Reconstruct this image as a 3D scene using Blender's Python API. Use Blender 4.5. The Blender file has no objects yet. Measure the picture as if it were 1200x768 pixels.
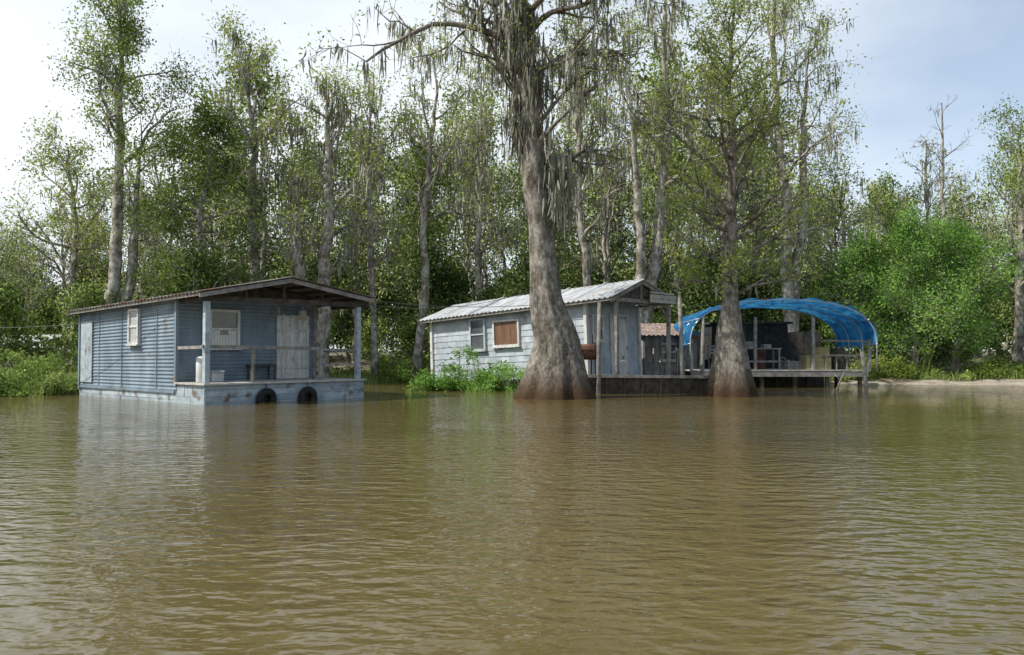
import bpy, math, random
import numpy as np
from mathutils import Vector, Matrix
R = math.radians
scene = bpy.context.scene
random.seed(4)

# ------------------------------------------------------------------ helpers
def new_mat(name):
    m = bpy.data.materials.new(name); m.use_nodes = True
    nt = m.node_tree; nt.nodes.clear()
    out = nt.nodes.new('ShaderNodeOutputMaterial')
    return m, nt, out

def N(nt, t, **kw):
    n = nt.nodes.new(t)
    for k, v in kw.items():
        if k in n.inputs: n.inputs[k].default_value = v
        else: setattr(n, k, v)
    return n

def mat(name, c1, c2, rough=.8, scale=3, stretch=(1, 1, 1), bump=0.0, bdist=.02, spec=.3,
        island=0.0, metal=0.0, lo=.35, hi=.65, stain=None, detail=6):
    m, nt, out = new_mat(name); L = nt.links.new
    p = N(nt, 'ShaderNodeBsdfPrincipled'); L(p.outputs[0], out.inputs[0])
    p.inputs['Roughness'].default_value = rough
    p.inputs['Specular IOR Level'].default_value = spec
    p.inputs['Metallic'].default_value = metal
    tc = N(nt, 'ShaderNodeTexCoord'); mp = N(nt, 'ShaderNodeMapping')
    mp.inputs['Scale'].default_value = stretch
    L(tc.outputs['Object'], mp.inputs[0])
    no = N(nt, 'ShaderNodeTexNoise'); no.inputs['Scale'].default_value = scale
    no.inputs['Detail'].default_value = detail; no.inputs['Roughness'].default_value = .65
    L(mp.outputs[0], no.inputs['Vector'])
    r = N(nt, 'ShaderNodeValToRGB')
    r.color_ramp.elements[0].position = lo; r.color_ramp.elements[1].position = hi
    r.color_ramp.elements[0].color = (*c1, 1); r.color_ramp.elements[1].color = (*c2, 1)
    L(no.outputs[0], r.inputs[0]); col = r.outputs[0]
    if stain:
        n2 = N(nt, 'ShaderNodeTexNoise'); n2.inputs['Scale'].default_value = stain[1]
        n2.inputs['Detail'].default_value = 8
        L(tc.outputs['Object'], n2.inputs['Vector'])
        mr = N(nt, 'ShaderNodeMapRange'); mr.inputs[1].default_value = stain[2]; mr.inputs[2].default_value = stain[2] + .12
        L(n2.outputs[0], mr.inputs[0])
        mx = N(nt, 'ShaderNodeMix', data_type='RGBA'); L(mr.outputs[0], mx.inputs[0]); L(col, mx.inputs[6])
        mx.inputs[7].default_value = (*stain[0], 1); col = mx.outputs[2]
    if island:
        g = N(nt, 'ShaderNodeNewGeometry'); mr = N(nt, 'ShaderNodeMapRange')
        mr.inputs[3].default_value = 1 - island; mr.inputs[4].default_value = 1 + island
        L(g.outputs['Random Per Island'], mr.inputs[0])
        h = N(nt, 'ShaderNodeHueSaturation'); L(mr.outputs[0], h.inputs['Value']); L(col, h.inputs['Color']); col = h.outputs[0]
    L(col, p.inputs['Base Color'])
    if bump:
        b = N(nt, 'ShaderNodeBump'); b.inputs['Strength'].default_value = bump; b.inputs['Distance'].default_value = bdist
        L(no.outputs[0], b.inputs['Height']); L(b.outputs[0], p.inputs['Normal'])
    return m

def bark_mat(name, dark, light, wet=True, scale=5, stretch=(2.6, 2.6, .9)):
    m, nt, out = new_mat(name); L = nt.links.new
    p = N(nt, 'ShaderNodeBsdfDiffuse'); L(p.outputs[0], out.inputs[0])
    tc = N(nt, 'ShaderNodeTexCoord'); mp = N(nt, 'ShaderNodeMapping'); mp.inputs['Scale'].default_value = stretch
    L(tc.outputs['Object'], mp.inputs[0])
    n1 = N(nt, 'ShaderNodeTexNoise'); n1.inputs['Scale'].default_value = scale; n1.inputs['Detail'].default_value = 9 if wet else 3; n1.inputs['Roughness'].default_value = .78
    L(mp.outputs[0], n1.inputs['Vector'])
    n2 = N(nt, 'ShaderNodeTexNoise'); n2.inputs['Scale'].default_value = 2.4; n2.inputs['Detail'].default_value = 7 if wet else 2; n2.inputs['Roughness'].default_value = .7
    L(tc.outputs['Object'], n2.inputs['Vector'])
    r = N(nt, 'ShaderNodeValToRGB'); r.color_ramp.elements[0].position = .38; r.color_ramp.elements[1].position = .62
    r.color_ramp.elements[0].color = (*dark, 1); r.color_ramp.elements[1].color = (*light, 1)
    L(n1.outputs[0], r.inputs[0])
    mx = N(nt, 'ShaderNodeMix', data_type='RGBA', blend_type='MULTIPLY'); mx.inputs[0].default_value = .9
    r2 = N(nt, 'ShaderNodeValToRGB'); r2.color_ramp.elements[0].position = .40; r2.color_ramp.elements[1].position = .58
    r2.color_ramp.elements[0].color = (.42, .39, .33, 1); r2.color_ramp.elements[1].color = (1.1, 1.1, 1.08, 1)
    L(n2.outputs[0], r2.inputs[0]); L(r.outputs[0], mx.inputs[6]); L(r2.outputs[0], mx.inputs[7])
    col = mx.outputs[2]
    if wet:
        g = N(nt, 'ShaderNodeNewGeometry'); sx = N(nt, 'ShaderNodeSeparateXYZ'); L(g.outputs['Position'], sx.inputs[0])
        ad = N(nt, 'ShaderNodeMath', operation='MULTIPLY_ADD'); L(n2.outputs[0], ad.inputs[0]); ad.inputs[1].default_value = -1.2; L(sx.outputs[2], ad.inputs[2])
        mr = N(nt, 'ShaderNodeMapRange'); mr.inputs[1].default_value = -.45; mr.inputs[2].default_value = .35
        L(ad.outputs[0], mr.inputs[0])
        m2 = N(nt, 'ShaderNodeMix', data_type='RGBA'); L(mr.outputs[0], m2.inputs[0])
        m2.inputs[6].default_value = (.075, .048, .03, 1); L(col, m2.inputs[7]); col = m2.outputs[2]
    L(col, p.inputs[0])
    if wet:
        b = N(nt, 'ShaderNodeBump'); b.inputs['Strength'].default_value = .9; b.inputs['Distance'].default_value = .06
        L(n1.outputs[0], b.inputs['Height']); L(b.outputs[0], p.inputs['Normal'])
    return m

def leaf_mat(name, c1, c2, c3, trans=.35, vb=1.35):
    m, nt, out = new_mat(name); L = nt.links.new
    g = N(nt, 'ShaderNodeNewGeometry')
    n2 = N(nt, 'ShaderNodeTexNoise'); n2.inputs['Scale'].default_value = .55; n2.inputs['Detail'].default_value = 1
    L(g.outputs['Position'], n2.inputs['Vector'])
    ad = N(nt, 'ShaderNodeMath', operation='MULTIPLY_ADD'); L(g.outputs['Random Per Island'], ad.inputs[0]); ad.inputs[1].default_value = .55
    sb = N(nt, 'ShaderNodeMath', operation='MULTIPLY_ADD'); L(n2.outputs[0], sb.inputs[0]); sb.inputs[1].default_value = 1.6; sb.inputs[2].default_value = -.58
    L(sb.outputs[0], ad.inputs[2])
    r = N(nt, 'ShaderNodeValToRGB'); e = r.color_ramp.elements; e[0].position = .1; e[1].position = .95
    e[0].color = (*c1, 1); e[1].color = (*c3, 1); x = e.new(.5); x.color = (*c2, 1)  # lightest tone raised to put sunlit leaf speckle into the colour
    L(ad.outputs[0], r.inputs[0])
    d = N(nt, 'ShaderNodeBsdfDiffuse'); L(r.outputs[0], d.inputs[0])
    if trans <= 0:
        L(d.outputs[0], out.inputs[0]); return m
    t = N(nt, 'ShaderNodeBsdfTranslucent')
    hs = N(nt, 'ShaderNodeHueSaturation'); hs.inputs['Value'].default_value = vb; hs.inputs['Hue'].default_value = .488
    L(r.outputs[0], hs.inputs['Color']); L(hs.outputs[0], t.inputs[0])
    mx = N(nt, 'ShaderNodeMixShader'); mx.inputs[0].default_value = trans
    L(d.outputs[0], mx.inputs[1]); L(t.outputs[0], mx.inputs[2]); L(mx.outputs[0], out.inputs[0])
    return m

def link(o, parent=None, coll=None):
    (coll or scene.collection).objects.link(o)
    if parent: o.parent = parent
    return o

def empty(name, loc=(0, 0, 0), rot=(0, 0, 0)):
    o = bpy.data.objects.new(name, None); o.location = loc; o.rotation_euler = rot; o.empty_display_size = .3
    return link(o)

def quads_mesh(name, V, F, mats, smooth=False):
    me = bpy.data.meshes.new(name)
    V = np.ascontiguousarray(V, dtype=np.float32); F = np.ascontiguousarray(F, dtype=np.int32)
    me.vertices.add(len(V)); me.vertices.foreach_set('co', V.ravel())
    me.loops.add(F.size); me.loops.foreach_set('vertex_index', F.ravel())
    me.polygons.add(len(F)); me.polygons.foreach_set('loop_start', np.arange(len(F), dtype=np.int32) * 4)
    if smooth: me.polygons.foreach_set('use_smooth', np.ones(len(F), dtype=bool))
    me.update(calc_edges=True)
    for m in mats: me.materials.append(m)
    return me

def tube_arrays(pts, rad, sides, lobes=None):
    pts = np.asarray(pts, float); rad = np.asarray(rad, float)
    t = np.gradient(pts, axis=0); t /= np.linalg.norm(t, axis=1)[:, None] + 1e-9
    ref = np.array([0, 0, 1.]) if abs(t[:, 2].mean()) < .7 else np.array([1., 0, 0])
    a = np.cross(t, ref); a /= np.linalg.norm(a, axis=1)[:, None] + 1e-9
    b = np.cross(t, a)
    th = np.linspace(0, 2 * math.pi, sides, endpoint=False)
    rr = np.repeat(rad[:, None], sides, 1)
    if lobes is not None: rr = rr * lobes(th[None, :], pts[:, 2][:, None])
    ring = pts[:, None] + rr[..., None] * (np.cos(th)[None, :, None] * a[:, None] + np.sin(th)[None, :, None] * b[:, None])
    n = len(pts)
    i = np.arange(n - 1)[:, None] * sides; j = np.arange(sides)[None, :]; j2 = (j + 1) % sides
    F = np.stack([i + j, i + j2, i + sides + j2, i + sides + j], -1).reshape(-1, 4)
    return ring.reshape(-1, 3), F

class Acc:
    def __init__(s): s.V = []; s.F = []; s.n = 0
    def add(s, V, F): s.V.append(V); s.F.append(F + s.n); s.n += len(V)
    def mesh(s, name, mats, smooth=False):
        return quads_mesh(name, np.concatenate(s.V), np.concatenate(s.F), mats, smooth)

def leaf_arrays(P, size, rng, flat=0.0, asp=.5):
    n = len(P)
    d = rng.normal(size=(n, 3)); d /= np.linalg.norm(d, axis=1)[:, None]
    e = rng.normal(size=(n, 3)); e[:, 2] *= (1 - flat); d[:, 2] *= (1 - flat * .5)
    e -= (e * d).sum(1)[:, None] * d; e /= np.linalg.norm(e, axis=1)[:, None] + 1e-9
    s = size * rng.uniform(.55, 1.35, n)[:, None]
    V = np.stack([P - d * s / 2, P + e * s * asp / 2, P + d * s / 2, P - e * s * asp / 2], 1).reshape(-1, 3)
    return V, np.arange(4 * n).reshape(-1, 4)

def moss_arrays(P, rng, k=8, length=.7, width=.03, jit=.12):
    P = np.repeat(P, k, 0); n = len(P)
    P = P + rng.normal(size=(n, 3)) * np.array([jit, jit, jit * .4])
    l = length * rng.uniform(.25, 1.25, n) * (rng.uniform(size=n) ** .5); yaw = rng.uniform(0, 6.28, n)
    w = width * rng.uniform(.5, 1.4, n)
    s = np.stack([np.cos(yaw) * w, np.sin(yaw) * w, np.zeros(n)], 1)
    dr = rng.normal(size=(n, 3)) * .07; dr[:, 2] = 0
    B = P + dr; B[:, 2] -= l
    M = P + dr * .2; M[:, 2] -= l * .45
    V = np.stack([P - s * .4, P + s * .4, M + s, M - s, B - s * .2, B + s * .2], 1).reshape(-1, 3)
    q = np.arange(n)[:, None] * 6
    F = np.concatenate([q + np.array([0, 1, 2, 3]), q + np.array([3, 2, 5, 4])])
    return V, F

def nrm(v): return v / (np.linalg.norm(v) + 1e-9)

def grow(rng, p, d, L, r, lvl, maxl, cfg, acc, leafp, mossp):
    n = int(min(9, max(3, L / .35)))
    pts = [p]; dirs = [d]
    tr = cfg.get('trop', .06)
    W = rng.normal(size=(n, 3)) * cfg.get('wig', .18)
    for i in range(n):
        d = d + W[i]; d[2] += tr; d = d / math.sqrt(d[0]**2 + d[1]**2 + d[2]**2)
        p = p + d * (L / n); pts.append(p); dirs.append(d)
    rad = np.linspace(r, max(.006, r * .3), n + 1)
    acc.add(*tube_arrays(pts, rad, 6 if r > .06 else (4 if r > .02 else 3)))
    if lvl <= 2: mossp.extend(pts[1:])
    if lvl >= maxl - 0: leafp.extend(pts[1:])
    if lvl < maxl:
        for c in range(cfg['k'][lvl - 1]):
            t = rng.uniform(.25, 1.0); idx = min(n, max(1, int(round(t * n))))
            q = rng.normal(size=3); q[2] = q[2] * .6 + .1
            nd = nrm(dirs[idx] * .9 + nrm(q) * cfg.get('spread', .9))
            grow(rng, pts[idx], nd, L * rng.uniform(.35, .62), max(.008, rad[idx] * .6), lvl + 1, maxl, cfg, acc, leafp, mossp)

def tree_meshes(name, seed, tz, tx, ty, tr, cfg, mats, lobes=None, extra=(), sides=10, twin=None, mossextra=None):
    """tz/tx/ty/tr : trunk profile tables (height, offset x, offset y, radius)"""
    rng = np.random.default_rng(seed)
    acc = Acc(); leafp = []; mossp = []
    H = tz[-1]; zz = np.linspace(tz[0], H, 34)
    if lobes: zz = np.concatenate([np.linspace(tz[0], 3, 18), np.linspace(3.2, H, 26)])
    wob = np.cumsum(rng.normal(size=(len(zz), 2)) * cfg.get('wob', .02), 0) * np.clip(zz / 4, 0, 1)[:, None]
    def P(z): return np.array([np.interp(z, zz, px), np.interp(z, zz, py), z])
    px = np.interp(zz, tz, tx) + wob[:, 0]; py = np.interp(zz, tz, ty) + wob[:, 1]
    acc.add(*tube_arrays(np.stack([px, py, zz], 1), np.interp(zz, tz, tr), sides, lobes))
    if twin:
        a2 = np.interp(zz, [0, 1, H], [0, twin[0], twin[1]]); m = zz < H * twin[2]
        acc.add(*tube_arrays(np.stack([px + a2, py + a2 * .3, zz], 1)[m], (np.interp(zz, tz, tr) * .8 * np.clip((H * twin[2] + .2 - zz) / 6, .08, 1))[m], sides))
        for zt in np.linspace(H * twin[2] * .6, H * twin[2] * .97, 6):
            a3 = np.interp(zt, [0, 1, H], [0, twin[0], twin[1]]); q = rng.normal(size=3); q[2] = abs(q[2]) + .3
            grow(rng, P(zt) + np.array([a3, a3 * .3, 0]), nrm(q), 2.2, .045, 1, cfg['lv'], cfg, acc, leafp, mossp)
    n = cfg['n']; z0, z1 = cfg['z']
    for i in range(n):
        f = (i + rng.uniform(0, 1)) / n; z = z0 + (z1 - z0) * f
        az = i * 2.4 + rng.uniform(-.5, .5); el = R(rng.uniform(*cfg['el'])) + f * R(cfg.get('elup', 15))
        Lh = np.interp(f, [0, .3, 1], cfg['len']) * rng.uniform(.7, 1.2)
        d = np.array([math.cos(az) * math.cos(el), math.sin(az) * math.cos(el), math.sin(el)])
        r = min(np.interp(z, tz, tr) * .6, .02 + Lh * .018)
        grow(rng, P(z), d, Lh, r, 1, cfg['lv'], cfg, acc, leafp, mossp)
    for (z, dx, dy, dz, Lh, r) in extra:
        grow(rng, P(z), nrm(np.array([dx, dy, dz], float)), Lh, r, 1, cfg['lv'], cfg, acc, leafp, mossp)
    out = {'trunk_and_limbs': acc.mesh(name + '_wood', [mats[0]], True)}
    lp = np.array(leafp)
    if cfg['leaves'] > 0:
        keep = rng.uniform(size=len(lp)) < cfg.get('keep', .8); lp = lp[keep]
        w = rng.integers(0, cfg['leaves'] * 2 + 1, len(lp)); Q = np.repeat(lp, w, 0)
        Q = Q + rng.normal(size=Q.shape) * cfg['lspread']
        out['foliage'] = quads_mesh(name + '_leaves', *leaf_arrays(Q, cfg['lsize'], rng), [mats[1]])
    mp = np.array(mossp)
    if cfg.get('moss', 0) > 0:
        mp = mp[rng.uniform(size=len(mp)) < cfg['moss']]
        if mossextra is not None:
            ex = mossextra(rng); mp = np.concatenate([mp, ex])
        out['spanish_moss'] = quads_mesh(name + '_moss', *moss_arrays(mp, rng, k=cfg.get('mk', 9), length=cfg.get('ml', .7), width=cfg.get('mw', .03)), [mats[2]])
    return out

def place_tree(name, loc, meshes):
    e = empty(name, loc)
    for k, me in meshes.items(): link(bpy.data.objects.new(k, me), e)
    return e

class MB:
    def __init__(s): s.v = []; s.f = []; s.m = []
    def add(s, vs, fs, mi=0):
        n = len(s.v); s.v += [tuple(v) for v in vs]; s.f += [tuple(i + n for i in f) for f in fs]; s.m += [mi] * len(fs)
    def box(s, x0, x1, y0, y1, z0, z1, mi=0):
        s.add([(x0, y0, z0), (x1, y0, z0), (x1, y1, z0), (x0, y1, z0), (x0, y0, z1), (x1, y0, z1), (x1, y1, z1), (x0, y1, z1)],
              [(0, 3, 2, 1), (4, 5, 6, 7), (0, 1, 5, 4), (1, 2, 6, 5), (2, 3, 7, 6), (3, 0, 4, 7)], mi)
    def beam(s, p, q, w, h, mi=0):
        p = Vector(p); q = Vector(q); d = (q - p).normalized()
        ref = Vector((0, 0, 1)) if abs(d.z) < .8 else Vector((1, 0, 0))
        a = d.cross(ref).normalized(); b = a.cross(d).normalized(); a *= w / 2; b *= h / 2
        s.add([p - a - b, p + a - b, p + a + b, p - a + b, q - a - b, q + a - b, q + a + b, q - a + b],
              [(0, 1, 2, 3), (4, 7, 6, 5), (0, 4, 5, 1), (1, 5, 6, 2), (2, 6, 7, 3), (3, 7, 4, 0)], mi)
    def tube(s, pts, rad, sides=8, mi=0, caps=True):
        V, F = tube_arrays(pts, rad if hasattr(rad, '__len__') else [rad] * len(pts), sides)
        s.add(V, F.tolist(), mi)
        if caps:
            n = len(s.v); s.f.append(tuple(range(n - sides, n))); s.m.append(mi)
            st = n - len(V); s.f.append(tuple(reversed(range(st, st + sides)))); s.m.append(mi)
    def patch(s, A, B, C, D, waves, amp, mi=0, rows=1, sag=0.0, rnd=0.0):
        A, B, C, D = map(Vector, (A, B, C, D)); n = (B - A).cross(D - A).normalized(); m = int(waves * 6)
        vs = []
        for j in range(rows + 1):
            v = j / rows
            for i in range(m + 1):
                u = i / m; p = (A * (1 - u) + B * u) * (1 - v) + (D * (1 - u) + C * u) * v
                vs.append(p + n * (amp * math.sin(u * waves * 2 * math.pi)) + n * random.uniform(-rnd, rnd) - Vector((0, 0, sag * math.sin(v * math.pi))))
        s.add(vs, [(j * (m + 1) + i, j * (m + 1) + i + 1, (j + 1) * (m + 1) + i + 1, (j + 1) * (m + 1) + i) for j in range(rows) for i in range(m)], mi)
    def torus(s, c, axis, Rr, r, mi=0, nu=28, nv=10, sq=1.0):
        c = Vector(c); ax = Vector(axis).normalized(); q = ax.to_track_quat('Z', 'Y'); vs = []
        for i in range(nu):
            a = i / nu * 6.2832
            for j in range(nv):
                b = j / nv * 6.2832
                vs.append(c + q @ Vector(((Rr + r * math.cos(b)) * math.cos(a), (Rr + r * math.cos(b)) * math.sin(a), r * sq * math.sin(b))))
        s.add(vs, [(i * nv + j, ((i + 1) % nu) * nv + j, ((i + 1) % nu) * nv + (j + 1) % nv, i * nv + (j + 1) % nv) for i in range(nu) for j in range(nv)], mi)
    def build(s, name, mats, parent=None, smooth=False, bevel=0, solid=0):
        me = bpy.data.meshes.new(name); me.from_pydata(s.v, [], s.f)
        for m in mats: me.materials.append(m)
        me.polygons.foreach_set('material_index', s.m)
        if smooth: me.polygons.foreach_set('use_smooth', [True] * len(s.f))
        me.update(); o = bpy.data.objects.new(name, me); link(o, parent)
        if solid:
            md = o.modifiers.new('s', 'SOLIDIFY'); md.thickness = solid
        if bevel:
            md = o.modifiers.new('b', 'BEVEL'); md.width = bevel; md.segments = 1; md.limit_method = 'ANGLE'
        return o

# ------------------------------------------------------------------ materials
M_bark = bark_mat('cypress_bark', (.12, .105, .088), (.40, .375, .335))
M_bark2 = bark_mat('grey_bark', (.22, .205, .18), (.52, .49, .44), wet=False)
M_bark3 = bark_mat('pale_bark', (.24, .225, .195), (.50, .47, .43), wet=False)
M_leaf_pale = leaf_mat('leaf_pale', (.15, .20, .04), (.31, .38, .085), (.47, .53, .17))
M_leaf_mid = leaf_mat('leaf_mid', (.09, .14, .028), (.20, .28, .06), (.36, .44, .13))
M_leaf_dark = leaf_mat('leaf_dark', (.04, .07, .016), (.10, .155, .035), (.21, .27, .065))
M_leaf_bright = leaf_mat('leaf_bright', (.10, .20, .04), (.20, .37, .08), (.33, .50, .14))
M_leaf_far = leaf_mat('leaf_far_hazed', (.15, .185, .055), (.29, .345, .12), (.44, .49, .20), 0)  # greyed greens put the distance haze into the leaf colour
M_leaf_farg = leaf_mat('leaf_far_green', (.08, .125, .028), (.20, .275, .07), (.35, .43, .14), 0)
M_leaf_shade = leaf_mat('leaf_understory_shade', (.05, .08, .022), (.12, .175, .05), (.27, .34, .11), 0)  # darker greens paint the shade of the low forest gaps into the leaves
M_moss = leaf_mat('spanish_moss_mat', (.16, .16, .12), (.28, .28, .22), (.42, .42, .35), 0)
M_grass = leaf_mat('grass_blades', (.11, .18, .04), (.24, .34, .085), (.38, .46, .17), .25)

M_sid = mat('blue_grey_siding', (.125, .175, .215), (.235, .30, .355), .6, 1.6, (1, 1, .35), .1, stain=((.17, .14, .11), 2.2, .60))
M_sid2 = mat('pale_shingle_siding', (.30, .35, .385), (.47, .52, .55), .7, 2.5, (1, 1, .6), .1, stain=((.24, .22, .18), 1.7, .60), island=.12)
M_white = mat('weathered_white_paint', (.42, .41, .38), (.68, .68, .66), .6, 4, (3, 3, .5), .1, stain=((.24, .2, .16), 5, .6), island=.12)
M_hull = mat('pale_blue_hull_paint', (.25, .31, .345), (.42, .48, .51), .6, 3, (1, 1, 1.5), .1, stain=((.16, .13, .1), 2.6, .56), island=.15)
M_wood = mat('grey_weathered_wood', (.15, .14, .125), (.34, .32, .29), .85, 5, (1, 1, 1), .3, island=.2)
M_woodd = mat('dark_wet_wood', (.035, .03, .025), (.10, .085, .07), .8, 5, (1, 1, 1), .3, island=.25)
M_dark = mat('painted_interior_shade', (.02, .022, .02), (.05, .05, .045), .9, 4)  # near-black colour standing in for the shade inside the cabin
M_roofm = mat('galvanised_roof_metal', (.38, .39, .40), (.66, .67, .68), .5, 2.2, (.6, 2.5, 1), .05, stain=((.30, .20, .14), 1.6, .60), spec=.5, metal=.1)
M_roofd = mat('old_roof_metal', (.12, .11, .10), (.25, .23, .21), .7, 2.2, (1, 1, 1), .1, stain=((.14, .07, .04), 1.6, .52))
M_rust = mat('rust', (.08, .035, .022), (.19, .095, .06), .85, 5, (1, 1, 1), .3)
M_rustroof = mat('rusty_roof', (.13, .085, .065), (.32, .27, .24), .8, 3, (1, 1, 1), .2)
M_glass = mat('window_glass', (.05, .06, .065), (.12, .13, .14), .08, 1.5, spec=.6)
M_curt = mat('curtain', (.10, .05, .03), (.22, .13, .08), .5, 2, (6, 6, .5), .3)
M_blind = mat('pale_blind', (.30, .33, .35), (.48, .5, .5), .4, 3, (1, 1, 6), .2)
M_rubber = mat('tyre_rubber', (.012, .012, .012), (.03, .03, .03), .75, 8)
M_plastic = mat('white_plastic', (.55, .55, .53), (.7, .7, .68), .45, 4)
M_yel = mat('faded_yellow_paint', (.30, .26, .11), (.42, .38, .2), .7, 4, island=.2)
M_cable = mat('cable', (.05, .05, .05), (.12, .12, .12), .6, 4)
M_conc = mat('sun_bleached_board', (.36, .34, .30), (.52, .5, .45), .85, 4, (1, 1, 1), .2, island=.15)
M_alum = mat('aluminium', (.45, .46, .47), (.62, .63, .64), .4, 3, metal=.5)

M_tarp, nt, out = new_mat('blue_tarp'); L = nt.links.new
tc = N(nt, 'ShaderNodeTexCoord'); no = N(nt, 'ShaderNodeTexNoise'); no.inputs['Scale'].default_value = 1.6; no.inputs['Detail'].default_value = 8; no.inputs['Roughness'].default_value = .65
L(tc.outputs['Object'], no.inputs['Vector'])
rp = N(nt, 'ShaderNodeValToRGB'); rp.color_ramp.elements[0].position = .38; rp.color_ramp.elements[1].position = .68
rp.color_ramp.elements[0].color = (.008, .13, .38, 1); rp.color_ramp.elements[1].color = (.07, .37, .64, 1); L(no.outputs[0], rp.inputs[0])
p = N(nt, 'ShaderNodeBsdfPrincipled'); p.inputs['Roughness'].default_value = .38; L(rp.outputs[0], p.inputs['Base Color'])
t = N(nt, 'ShaderNodeBsdfTranslucent'); L(rp.outputs[0], t.inputs[0])
b = N(nt, 'ShaderNodeBump'); b.inputs['Distance'].default_value = .16; L(no.outputs[0], b.inputs['Height']); L(b.outputs[0], p.inputs['Normal'])
mx = N(nt, 'ShaderNodeMixShader'); mx.inputs[0].default_value = .45; L(p.outputs[0], mx.inputs[1]); L(t.outputs[0], mx.inputs[2]); L(mx.outputs[0], out.inputs[0])

# water : muddy river
M_water, nt, out = new_mat('muddy_river_water'); L = nt.links.new
p = N(nt, 'ShaderNodeBsdfPrincipled'); L(p.outputs[0], out.inputs[0])
p.inputs['Roughness'].default_value = .03; p.inputs['IOR'].default_value = 1.36; p.inputs['Specular IOR Level'].default_value = .6
g = N(nt, 'ShaderNodeNewGeometry')
def wn(scale, st, det, rot=0):
    mp = N(nt, 'ShaderNodeMapping'); mp.inputs['Scale'].default_value = st; mp.inputs['Rotation'].default_value = (0, 0, rot)
    L(g.outputs['Position'], mp.inputs[0])
    n = N(nt, 'ShaderNodeTexNoise'); n.inputs['Scale'].default_value = scale; n.inputs['Detail'].default_value = det
    n.inputs['Roughness'].default_value = .5; n.inputs['Distortion'].default_value = .15
    L(mp.outputs[0], n.inputs['Vector']); return n
n1 = wn(6.6, (.6, 1, 1), 2, .25); n2 = wn(1.3, (.5, 1, 1), 2, -.2); n3 = wn(.09, (1, 1.6, 1), 3)
amp = N(nt, 'ShaderNodeMapRange'); amp.inputs[1].default_value = .36; amp.inputs[2].default_value = .62; amp.inputs[3].default_value = .4; amp.inputs[4].default_value = 1.4
L(n3.outputs[0], amp.inputs[0])
m1 = N(nt, 'ShaderNodeMath', operation='MULTIPLY'); L(n1.outputs[0], m1.inputs[0]); L(amp.outputs[0], m1.inputs[1])
m2 = N(nt, 'ShaderNodeMath', operation='MULTIPLY_ADD'); L(n2.outputs[0], m2.inputs[0]); m2.inputs[1].default_value = .7; L(m1.outputs[0], m2.inputs[2])
b = N(nt, 'ShaderNodeBump'); b.inputs['Strength'].default_value = 1; b.inputs['Distance'].default_value = .032
L(m2.outputs[0], b.inputs['Height']); L(b.outputs[0], p.inputs['Normal'])
rp = N(nt, 'ShaderNodeValToRGB'); rp.color_ramp.elements[0].color = (.102, .078, .026, 1); rp.color_ramp.elements[1].color = (.138, .106, .040, 1)
rp.color_ramp.elements[0].position = .35; rp.color_ramp.elements[1].position = .65
n4 = wn(.15, (.6, 1, 1), 4); L(n4.outputs[0], rp.inputs[0]); L(rp.outputs[0], p.inputs['Base Color'])

M_ground = mat('mud_and_leaf_litter', (.09, .07, .05), (.22, .18, .12), .95, .9, (1, 1, 1), .5, .05, stain=((.09, .13, .04), .25, .48), detail=10)
M_sand = mat('sandy_mud', (.24, .20, .15), (.42, .37, .30), .95, 2, (1, 1, 1), .4, .03)

# ------------------------------------------------------------------ ground and water
def shore(x):
    return np.interp(x, [-60, -22, -14.5, -12, -8, -4.5, -1, 3, 8, 13, 18, 26, 60], [24, 25.3, 25.8, 31, 36, 38.5, 34.5, 34.5, 35.5, 35.3, 34.2, 33.0, 31])
def gz(x, y):
    s = y - shore(x)
    z = np.interp(s, [-400, -12, -5, 0, 1.2, 5, 30, 900], [-3, -3, -1.6, -.04, .16, .5, .9, 1.5])
    return z + (.08 * np.sin(x * 1.3 + y * .7) + .05 * np.sin(x * 2.9 - y * 2.1) + .05 * np.sin(x * .4 + 2 * y)) * np.clip((s + .5) / 4, 0, 1)
xs = np.concatenate([np.linspace(-900, -65, 24), np.linspace(-60, 60, 241), np.linspace(65, 900, 24)])
ys = np.concatenate([np.linspace(-400, 18, 12), np.linspace(19, 60, 110), np.linspace(62, 1200, 40)])
Xg, Yg = np.meshgrid(xs, ys); Zg = gz(Xg, Yg)
nx = len(xs); ny = len(ys)
V = np.stack([Xg, Yg, Zg], -1).reshape(-1, 3)
i = np.arange(ny - 1)[:, None] * nx; j = np.arange(nx - 1)[None, :]
F = np.stack([i + j, i + j + 1, i + nx + j + 1, i + nx + j], -1).reshape(-1, 4)
link(bpy.data.objects.new('ground', quads_mesh('ground', V, F, [M_ground], True)))
xs2 = np.linspace(12.6, 34, 90); sy = np.linspace(-1.2, 1, 14)
XX, SS = np.meshgrid(xs2, sy); wv = 1.0 + .4 * np.sin(XX * .7) + .2 * np.sin(XX * 1.9)
YY = shore(XX) + SS * np.where(SS > 0, wv, 1); ZZ = gz(XX, YY) + .008
i = np.arange(13)[:, None] * 90; j = np.arange(89)[None, :]
F = np.stack([i + j, i + j + 1, i + 90 + j + 1, i + 90 + j], -1).reshape(-1, 4)
link(bpy.data.objects.new('sandy_bank', quads_mesh('sandy_bank', np.stack([XX, YY, ZZ], -1).reshape(-1, 3), F, [M_sand], True)))
mb = MB()
wx = [-900] + list(np.linspace(-60, 60, 61)) + [900]
for a, c in zip(wx[:-1], wx[1:]):
    mb.add([(a, -400, 0), (c, -400, 0), (c, float(shore(c)) + 3, 0), (a, float(shore(a)) + 3, 0)], [(0, 1, 2, 3)])
mb.build('water', [M_water])

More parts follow.
